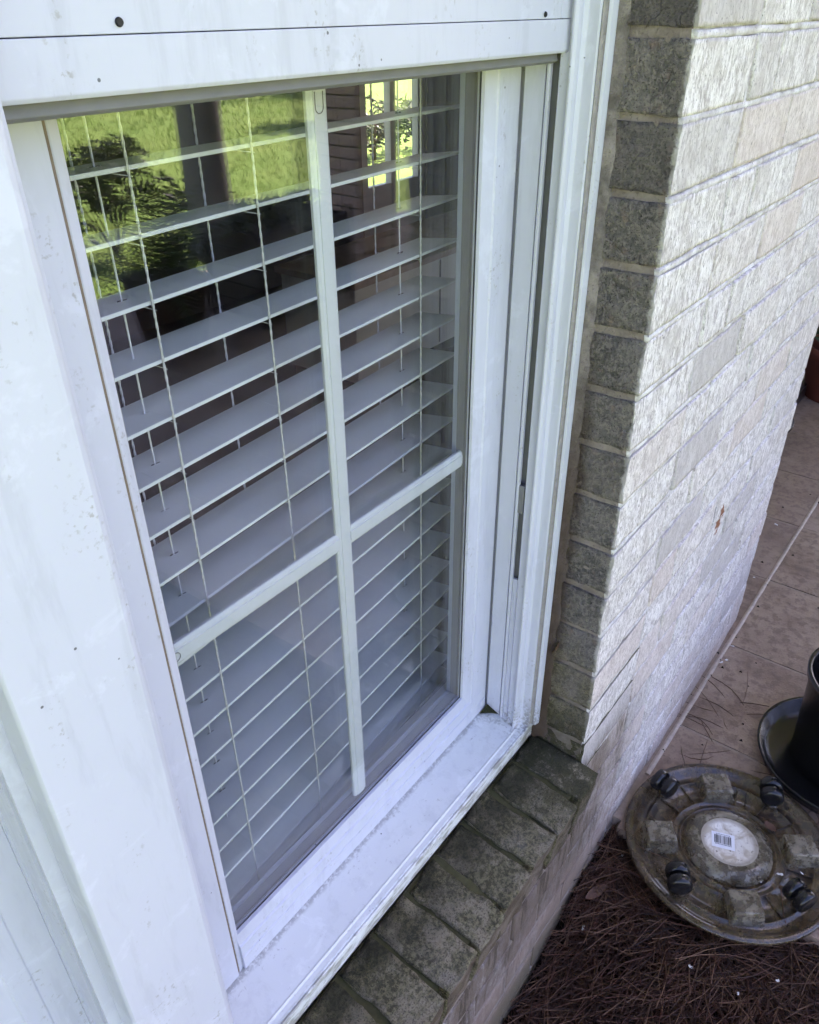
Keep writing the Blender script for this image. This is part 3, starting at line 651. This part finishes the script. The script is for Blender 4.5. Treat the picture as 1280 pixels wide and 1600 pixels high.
# pine straw
m = MB(); rs = random.Random(3)
def needle(x, y, z, L, az, pitch, bend, r):
    p = Vector((x, y, z)); pts = []; d = Vector((math.cos(az)*math.cos(pitch), math.sin(az)*math.cos(pitch), math.sin(pitch)))
    sd = Vector((-math.sin(az), math.cos(az), 0)); st = 4
    for i in range(st+1):
        s = i/st-.5; pts.append(p+d*L*s+sd*bend*(s*s-.08)*L+Vector((0, 0, -abs(s)*L*.05)))
    b = len(m.v); vs = []
    for q in pts: vs += [q+Vector((0, 0, r*1.2)), q+sd*r-Vector((0, 0, r*.5)), q-sd*r-Vector((0, 0, r*.5))]
    fs = []
    for i in range(st):
        for k in range(3): fs.append([i*3+k, i*3+(k+1) % 3, (i+1)*3+(k+1) % 3, (i+1)*3+k])
    m.add(vs, fs, 0, True)
for i in range(15000):
    x = rs.uniform(.30, 1.32); y = rs.uniform(-.42, .322)
    if math.hypot(x-1.228, y-.105) < .19 and rs.random() < .85: continue
    if x > 1.17 and rs.random() < .6: continue
    L = rs.uniform(.08, .23); az = rs.gauss(-.35, .9) if rs.random() < .5 else rs.uniform(0, 6.283)
    dy = abs(math.sin(az))*L*.5
    if y+dy > .330: y = .328-dy
    if x > 1.12 and abs(math.cos(az))*L > .12: x -= .06
    zl = bed_z(x, y)+rs.uniform(.002, .026)*(1 if rs.random() < .8 else 1.6)
    needle(x, y, zl, L, az, rs.gauss(0, .10), rs.gauss(0, .35), rs.uniform(.0005, .00105))
for i in range(90):      # strays on the paving and caddy edge
    needle(rs.uniform(1.18, 1.75), rs.uniform(-.25, .30), GZ+rs.uniform(.001, .004), rs.uniform(.06, .15), rs.uniform(0, 6.28), 0, rs.gauss(0, .3), rs.uniform(.0005, .0009))
tag(m.build('pine_straw', STRAW), 'reddish brown pine straw mulch under the window wall', 'pine straw', kind='stuff')

# ------------------------------------------------------------------ plant caddy lying upside down
CX, CY, CZ = 1.228, .105, -1.503
cd = thing('plant_caddy', 'dirty clear plastic plant caddy lying upside down with its casters up', 'plant caddy', (CX, CY, CZ-.02))
pr = [(.0, -.004), (.095, -.004), (.0955, -.0015), (.0985, -.0015), (.099, -.005), (.112, -.0055), (.1125, -.003), (.115, -.003), (.1155, -.0058), (.165, -.006), (.1655, -.003), (.169, -.003), (.1695, -.006), (.186, -.004), (.194, .006), (.204, .010), (.211, .008), (.212, .002), (.208, -.002), (.197, -.008), (.187, -.012), (.10, -.012), (.0, -.012)]
MB().lathe(pr, (CX, CY, CZ), 72).build('plate', CADDY, cd)
hub = MB().lathe([(.090, -.0045), (.088, .004), (.080, .012), (.074, .016), (.066, .018), (.062, .0165), (.0575, .0165)], (CX, CY, CZ), 56).build('hub', CADDY2, cd)
o = MB().lathe([(.0575, .0164), (.053, .0168), (.050, .0150), (.0, .0150)], (CX, CY, CZ), 48).build('hub_disc', HUB, hub)
for k in range(4):
    a = math.radians(30+90*k); c, s = math.cos(a), math.sin(a); th = math.radians(-55)+a*0
    def P(u, v, z): return (CX+.142*c+u*math.cos(th)-v*math.sin(th), CY+.142*s+u*math.sin(th)+v*math.cos(th), CZ+z)
    q = [P(u, v, -.006) for u, v in ((-.034, -.030), (.034, -.030), (.034, .030), (-.034, .030))]+[P(u, v, .030) for u, v in ((-.029, -.025), (.029, -.025), (.029, .025), (-.029, .025))]
    MB().add(q, [(0,1,5,4),(1,2,6,5),(2,3,7,6),(3,0,4,7),(4,5,6,7)]).build('raised_foot', CADDY2, cd, .003)
for k, (ang, spin, rr_) in enumerate(((72, 75, .168), (-14, 20, .172), (164, 30, .160), (-106, 60, .160))):
    a = math.radians(ang); px, py = CX+rr_*math.cos(a), CY+rr_*math.sin(a); sp = math.radians(spin); ux, uy = math.cos(sp), math.sin(sp)
    cas = thing('caster', None, None, (px, py, CZ)); cas.parent = cd; cas.matrix_parent_inverse = Matrix.Translation(-Vector(cd['_off'])); del cas['_off']
    def put(mbx, nm, mat, bev=0):
        o = mbx.build(nm, mat, cas, bev); o.matrix_parent_inverse = Matrix.Translation((-px, -py, -CZ)); return o
    put(MB().lathe([(.014, -.006), (.014, .004), (.007, .006), (.006, .020), (.0, .020)], (px, py, CZ), 20), 'stem', CADDY)
    ox, oy = -uy*.009, ux*.009      # wheel axis offset from the stem
    for s in (-1, 1):
        m = MB(); prof = [(.0, -.0108), (.017, -.0108), (.0235, -.0082), (.0242, -.002), (.0242, .004), (.0225, .0088), (.015, .0108), (.0, .0108)]; n = 26; vs = []; fs = []
        for r_, h in prof:
            for j in range(n):
                th = 2*math.pi*j/n; w = r_*math.cos(th)
                vs.append((px+ox+ux*(s*.0135+h*s)-uy*w, py+oy+uy*(s*.0135+h*s)+ux*w, CZ+.036+r_*math.sin(th)))
        for q in range(len(prof)-1):
            for j in range(n): fs.append([q*n+j, q*n+(j+1) % n, (q+1)*n+(j+1) % n, (q+1)*n+j])
        put(m.add(vs, fs, 0, True), 'wheel', BLACK)
    put(MB().tube([(px+ox-ux*.018, py+oy-uy*.018, CZ+.036), (px+ox+ux*.018, py+oy+uy*.018, CZ+.036)], .012, 14), 'yoke', BLACK)
# printed barcode sticker on the hub
SX, SY, SZ = 1.2225, .1165, CZ+.0156; ua = math.radians(-70)
e1 = Vector((math.cos(ua), math.sin(ua), 0))*1.4; e2 = Vector((-math.sin(ua), math.cos(ua), 0))*1.4
def quad(u0, u1, v0, v1, z):
    return [tuple(Vector((SX, SY, z))+e1*u+e2*v) for u, v in ((u0, v0), (u1, v0), (u1, v1), (u0, v1))]
for k in range(16):      # moulded stiffening ribs
    a = 2*math.pi*(k+.5)/16; c, s_ = math.cos(a), math.sin(a); q = []
    for r_, h in ((.117, -.0062), (.117, -.001), (.163, -.001), (.163, -.0062)):
        for w in (-.0013, .0013): q.append((CX+r_*c-w*s_, CY+r_*s_+w*c, CZ+h))
    MB().add(q, [(0,1,3,2),(2,3,5,4),(4,5,7,6),(0,2,4,6),(1,7,5,3)]).build('rib', CADDY, cd)
stk = MB(); stk.add(quad(-.0165, .0165, -.0135, .0135, SZ-.0004)+quad(-.0165, .0165, -.0135, .0135, SZ), [(3,2,1,0),(4,5,6,7),(0,1,5,4),(1,2,6,5),(2,3,7,6),(3,0,4,7)])
stick = stk.build('barcode_sticker', PAPER, cd); stick['label'] = 'white sticker printed with a black barcode'
ink = MB(); u = -.0125; rb = random.Random(12)
while u < .0120:
    w = rb.choice((.0004, .0004, .0008, .0012)); ink.add(quad(u, u+w, -.0060, .0085, SZ+.0002), [(0,1,2,3)]); u += w+rb.choice((.0004, .0006, .0009))
for i in range(12): ink.add(quad(-.0115+.002*i, -.0115+.002*i+.0012, -.0082, -.0068, SZ+.0002), [(0,1,2,3)])
for i in range(9): ink.add(quad(-.010+.0023*i, -.010+.0023*i+.0015, .0098, .0108, SZ+.0002), [(0,1,2,3)])
o = ink.build('barcode', INK, stick)

# ------------------------------------------------------------------ pots
SCX, SCY = 1.602, -.030
tag(MB().lathe([(0, .003), (.150, .003), (.166, .008), (.180, .034), (.186, .036), (.186, .030), (.172, .001), (.165, 0), (0, 0)], (SCX, SCY, GZ+.001), 64).build('plant_saucer', BLACK), 'wide black plastic saucer under the black pot at the right edge', 'saucer')
def pot(name, c, r0, r1, h, mat, label, cat, rim=.012, ribs=0):
    t = thing(name, label, cat, c)
    MB().lathe([(0, 0), (r0-.006, 0), (r0, .006), (r1-.004, h-rim*1.6), (r1+.004, h-rim*1.5), (r1+.006, h-.002), (r1+.003, h), (r1-.003, h-.001), (r1-.007, h-rim*1.6), (r0-.004, .012), (0, .012)], c, 56).build('pot_wall', mat, t)
    return t
np_ = pot('nursery_pot', (SCX+.005, SCY-.003, GZ+.005), .112, .128, .262, BLACK, 'tall black nursery pot standing in the black saucer at the right edge', 'pot')
MB().lathe([(0, .05), (.112, .05)], (SCX+.005, SCY-.003, GZ+.005), 40).build('potting_soil', SOIL, np_)
tp = pot('terracotta_pot', (3.80, .50, GZ+.001), .120, .155, .24, TERRA, 'reddish terracotta plant pot standing past the end of the brick wall', 'pot', .03)
bp = pot('low_black_pot', (3.16, .70, GZ+.001), .150, .175, .10, BLACK, 'low black plant tray peeking out behind the end of the brick wall', 'pot')
def leaves(m, c, rad, n, size, rr, squash=.8, droop=.2):
    for i in range(n):
        d = Vector((rr.gauss(0, 1), rr.gauss(0, 1), rr.gauss(0, 1))).normalized()*(rr.random()**.45); p = Vector(c)+Vector((d.x*rad, d.y*rad, d.z*rad*squash))
        a = Vector((rr.gauss(0, 1), rr.gauss(0, 1), rr.gauss(0, .6)-droop)).normalized(); b = a.orthogonal().normalized(); s = size*rr.uniform(.6, 1.3); k = a.cross(b)*s*.12
        m.add([p-a*s*.5, p+b*s*.24+k, p+a*s*.5, p-b*s*.24+k], [(0,1,2),(0,2,3)])
m = MB(); leaves(m, (3.80, .50, GZ+.40), .22, 420, .06, random.Random(5)); m.build('foliage', LEAF, tp)
MB().tube([(3.80, .50, GZ+.05), (3.80, .51, GZ+.36)], .012, 8).build('stem', BARK, tp)

# ------------------------------------------------------------------ fallen petals and leaves
pm = []
for i in range(3):
    rr = random.Random(40+i); v = [(0, 0, .003)]; n = 9
    for j in range(n):
        a = 2*math.pi*j/n; r_ = .0045*(1+.45*math.sin(2*a+i)+rr.uniform(-.2, .2)); v.append((r_*math.cos(a), r_*math.sin(a)*.75, rr.uniform(0, .003)))
    me = MB().add(v, [(0, j+1, (j+1) % n+1) for j in range(n)]).mesh('petal'); me.materials.append(PETAL); pm.append(me)
def petal(x, y, z, label, group, s=1.0):
    o = inst('petal', pm[R.randrange(3)], (x, y, z), (R.uniform(-.4, .4), R.uniform(-.4, .4), R.uniform(0, 6.28)), None, (s, s, s)); tag(o, label, 'petal', group)
for x, y, dz in ((1.190, .025, 0), (1.230, -.002, 0), (1.254, -.035, .006), (1.098, .139, 0), (1.289, -.022, .0), (1.052, .202, .009)):
    petal(x, y, CZ-.0035+dz, 'tiny fallen white petal lying on the clear plant caddy', 'petals on the caddy', R.uniform(.7, 1.25))
for x, y in ((1.090, .278), (.925, .280), (.962, .078), (.970, -.010), (.86, .15), (1.03, -.06)):
    petal(x, y, bed_z(x, y)+.030, 'tiny fallen white petal lying on the pine straw', 'petals on the pine straw', R.uniform(.7, 1.1))
for x, y in ((1.863, .305), (1.797, .300), (1.78, .307), (2.566, .390), (2.218, .356), (3.377, .555), (1.39, -.03)):
    petal(x, y, GZ+.002, 'tiny fallen white petal lying on the brown patio', 'petals on the patio', R.uniform(.7, 1.2))
def leaf(name, loc, rot, L, wd, label):
    vs, fs = [], []; n = 8
    for i in range(n+1):
        t = i/n; w = wd*math.sin(math.pi*min(1, t*.96+.03))**.8; zc = .10*L*(t-.5)**2*4
        vs += [((t-.5)*L, -w, zc+.15*w), ((t-.5)*L, 0, zc-.1*w), ((t-.5)*L, w, zc+.25*w)]
    for i in range(n):
        for j in range(2): fs.append([i*3+j, (i+1)*3+j, (i+1)*3+j+1, i*3+j+1])
    o = obj(name, MB().add(vs, fs, 0, True).mesh(name), DRYLEAF); o.location = loc; o.rotation_euler = rot; return tag(o, label, 'leaf')
leaf('dry_leaf', (.990, .288, bed_z(.99, .288)+.034), (.2, -.1, -.4), .055, .010, 'curled brown leaf on the pine straw against the wall foot')
leaf('dry_leaf', (1.325, .048, CZ+.004), (.1, .2, .9), .034, .011, 'small brown leaf caught on the plant caddy')
leaf('dry_leaf', (.905, .400, -.874), (0, math.radians(68), math.radians(96)), .032, .0065, 'thin brown leaf stuck to the mossy brick reveal')
sp = random.Random(9)
cr = MB()
for i in range(60):      # crumbs of soil swept against the wall and joints
    x = sp.uniform(1.35, 3.2); y = sp.choice((sp.uniform(.312, .331) if x < 1.98 else sp.uniform(.2, .5), sp.uniform(.05, .33))); s = sp.uniform(.002, .006)
    cr.add([(x+s*a, y+s*b_, GZ+c_*s*.8) for a, b_, c_ in ((1, 0, 0), (-.5, .9, 0), (-.5, -.9, 0), (0, 0, 1.2))], [(0,1,3),(1,2,3),(2,0,3)])
tag(cr.build('soil_crumbs', SOIL), 'scattered dark soil crumbs along the patio and wall foot', 'crumbs', kind='stuff')

# ------------------------------------------------------------------ garden mirrored in the glass
def column(x, y, label):
    t = thing('porch_column', label, 'column', (x, y, GZ), 'round porch columns')
    MB().lathe([(.150, .10), (.152, .6), (.140, 2.20)], (x, y, GZ), 36).build('shaft', TAUPE, t)
    MB().lathe([(0, 0), (.20, 0), (.20, .05), (.185, .075), (.165, .09), (.150, .10)], (x, y, GZ), 36).build('base', TAUPE, t)
    MB().lathe([(.140, 2.20), (.17, 2.22), (.19, 2.26), (.19, 2.308), (0, 2.308)], (x, y, GZ), 36).build('capital', TAUPE, t)
column(3.84, -3.66, 'round taupe porch column mirrored in the left panes')
column(7.6, -3.66, 'round taupe porch column at the far end of the patio')
pil = thing('porch_pillar', 'square brown brick porch pillar mirrored in the right panes', 'pillar', (4.62, -2.95, GZ))
PX, PY = 4.62, -2.95
MB().box(PX-.192, PX+.192, PY-.192, PY+.192, GZ, 1.06).build('mortar', MORT_S, pil)
pbm = brick_mesh('pillar_brick', .190, .09, .070, 77, (RED, RED), 3, 2, 2)
for k in range(32):
    z = GZ+.036+.0793*k
    for q in range(4):
        a = q*math.pi/2
        for u in (-.103, .097):
            uu, vv = (u if k % 2 else -u), -.157
            inst('brick', pbm, (PX+uu*math.cos(a)-vv*math.sin(a), PY+uu*math.sin(a)+vv*math.cos(a), z), (0, 0, a), pil)
def palm(x, y, label, n=26, L=.75, seed=1):
    t = thing('potted_palm', label, 'plant', (x, y, GZ))
    MB().lathe([(0, .002), (.15, .002), (.20, .30), (.215, .30), (.215, .345), (.20, .345), (.185, .30), (.0, .29)], (x, y, GZ), 32).build('pot', DPOT, t)
    rr = random.Random(seed); m = MB()
    for i in range(n):
        az = rr.uniform(0, 6.28); el = rr.uniform(.5, 1.35); l = L*rr.uniform(.7, 1.1); p = Vector((x, y, GZ+.30)); d = Vector((math.cos(az)*math.cos(el), math.sin(az)*math.cos(el), math.sin(el))); sd = Vector((-math.sin(az), math.cos(az), 0))
        for k in range(16):
            d = (d+Vector((0, 0, -.085))).normalized(); q = p+d*l/16
            if k > 2:
                ll = l*.30*math.sin(math.pi*(k/16)**.7)+.02
                for s in (-1, 1):
                    e = (sd*s+d*.7+Vector((0, 0, -.12))).normalized(); m.add([p, p+d*.012, p+e*ll], [(0,1,2)])
            m.add([p-sd*.003, p+sd*.003, q], [(0,1,2)]); p = q
    m.build('fronds', PALM, t)
palm(2.48, -2.42, 'potted palm with arching fronds mirrored in the lower left panes', 34, .62, 2)
box = thing('planter_box', 'dark stained wooden planter box standing on the shaded patio', 'planter', (3.27, -2.40, GZ))
DWOOD = m_plain('dark_stained_wood', (.030, .017, .012), .6, .3, .4, 30, .001, 60)
for k in range(5):
    z0 = GZ+.04+.095*k
    for y0, y1 in ((-2.62, -2.60), (-2.20, -2.18)): MB().box(2.92, 3.62, y0, y1, z0, z0+.086).build('board', DWOOD, box, .002)
    for x0_, x1_ in ((2.921, 2.941), (3.599, 3.619)): MB().box(x0_, x1_, -2.598, -2.202, z0, z0+.086).build('board', DWOOD, box, .002)
for a in (2.905, 3.595):
    for b_ in (-2.645, -2.179): MB().box(a, a+.04, b_, b_+.024, GZ, GZ+.55).build('post', DWOOD, box, .002)
MB().box(2.945, 3.595, -2.596, -2.204, GZ+.05, GZ+.45).build('potting_soil', SOIL, box)
m = MB(); rr = random.Random(31)
for k in range(5): leaves(m, (3.05+.11*k, -2.40, GZ+.50), .16, 130, .08, rr)
m.build('foliage', LEAF, box)
def shrub(x, y, r, h, label, seed, n=1500, z0=-1.70):
    t = thing('garden_shrub', label, 'shrub', (x, y, z0), 'shrubs along the patio edge'); rr = random.Random(seed); m = MB()
    for k in range(9): leaves(m, (x+rr.uniform(-r, r)*.7, y+rr.uniform(-r, r)*.7, z0+h*rr.uniform(.45, 1)), r*.5, n//9, .07, rr)
    m.build('foliage', LEAF, t); b = MB()
    for k in range(5): b.tube([(x, y, z0), (x+rr.uniform(-r, r)*.6, y+rr.uniform(-r, r)*.6, z0+h*.8)], .015, 6, 0, .005)
    b.build('stem', BARK, t)
shrub(3.75, -4.75, .42, .80, 'leafy dark shrub mirrored at the far left of the glass', 1)
shrub(4.35, -4.15, .32, .55, 'small dark shrub growing beside the porch column', 2, 900)
shrub(5.5, 5.3, .5, .9, 'rounded shrub seen through the back door glass', 11, 900)
shrub(6.9, 6.4, .6, 1.0, 'tall shrub beyond the back door', 12, 900)
hd = thing('back_hedge', 'low clipped hedge seen through the back door glass', 'hedge', (7, 7.2, -1.70)); m = MB(); rr = random.Random(17)
for k in range(26): leaves(m, (4.2+.25*k, 7.2+rr.uniform(-.1, .1), -1.35+rr.uniform(-.1, .12)), .36, 150, .10, rr)
m.build('foliage', LEAF, hd); b = MB()
for k in range(13): b.tube([(4.2+.5*k, 7.2, -1.72), (4.25+.5*k, 7.22, -1.2)], .02, 6)
b.build('stem', BARK, hd)
shrub(2.9, -4.3, .55, .75, 'broad dark shrub at the patio corner', 3)
def tree(x, y, h, r, label, seed):
    t = thing('shade_tree', label, 'tree', (x, y, -1.70), 'shade trees across the lawn'); rr = random.Random(seed); b = MB()
    b.tube([(x, y, -1.70), (x+.05, y, h*.25), (x, y+.1, h*.7)], .22, 10, 0, .08); m = MB()
    for k in range(14):
        a = rr.uniform(0, 6.28); q = rr.uniform(.3, 1)*r; c = (x+math.cos(a)*q, y+math.sin(a)*q, h*rr.uniform(.5, 1.0)); b.tube([(x, y, h*.35), ((x+c[0])/2, (y+c[1])/2, h*.55), c], .06, 6, 0, .02); leaves(m, c, r*.38, 260, .22, rr)
    b.build('trunk', BARK, t); m.build('crown', TREEL, t)
tree(20.5, -16.5, 6.0, 2.6, 'tall shade tree standing across the lawn', 1)
tree(24.0, -10.5, 6.5, 2.8, 'wide shade tree at the far right of the lawn', 2)
tree(16.8, -9.4, 5.2, 1.7, 'young shade tree casting shadow over the middle of the lawn', 5)
tree(14.0, -21.0, 5.5, 2.4, 'rounded shade tree at the back of the lawn', 3)
m = MB(); rg = random.Random(21)
for i in range(14000):
    d = rg.random()**1.7; y = -3.55-11*d; x = rg.uniform(2.0, 7.5+11*d)
    h = rg.uniform(.035, .075)*(1+.8*d); a = rg.uniform(0, 6.28); w = .004*(1+2.5*d); lx, ly = rg.gauss(0, .4)*h, rg.gauss(0, .4)*h
    m.add([(x-w*math.cos(a), y-w*math.sin(a), -1.707), (x+w*math.cos(a), y+w*math.sin(a), -1.707), (x+lx, y+ly, -1.707+h)], [(0,1,2)])
tag(m.build('grass', GRASSM), 'short sunlit green grass of the lawn', 'grass', kind='stuff')

for o in bpy.data.objects:
    if '_off' in o: del o['_off']
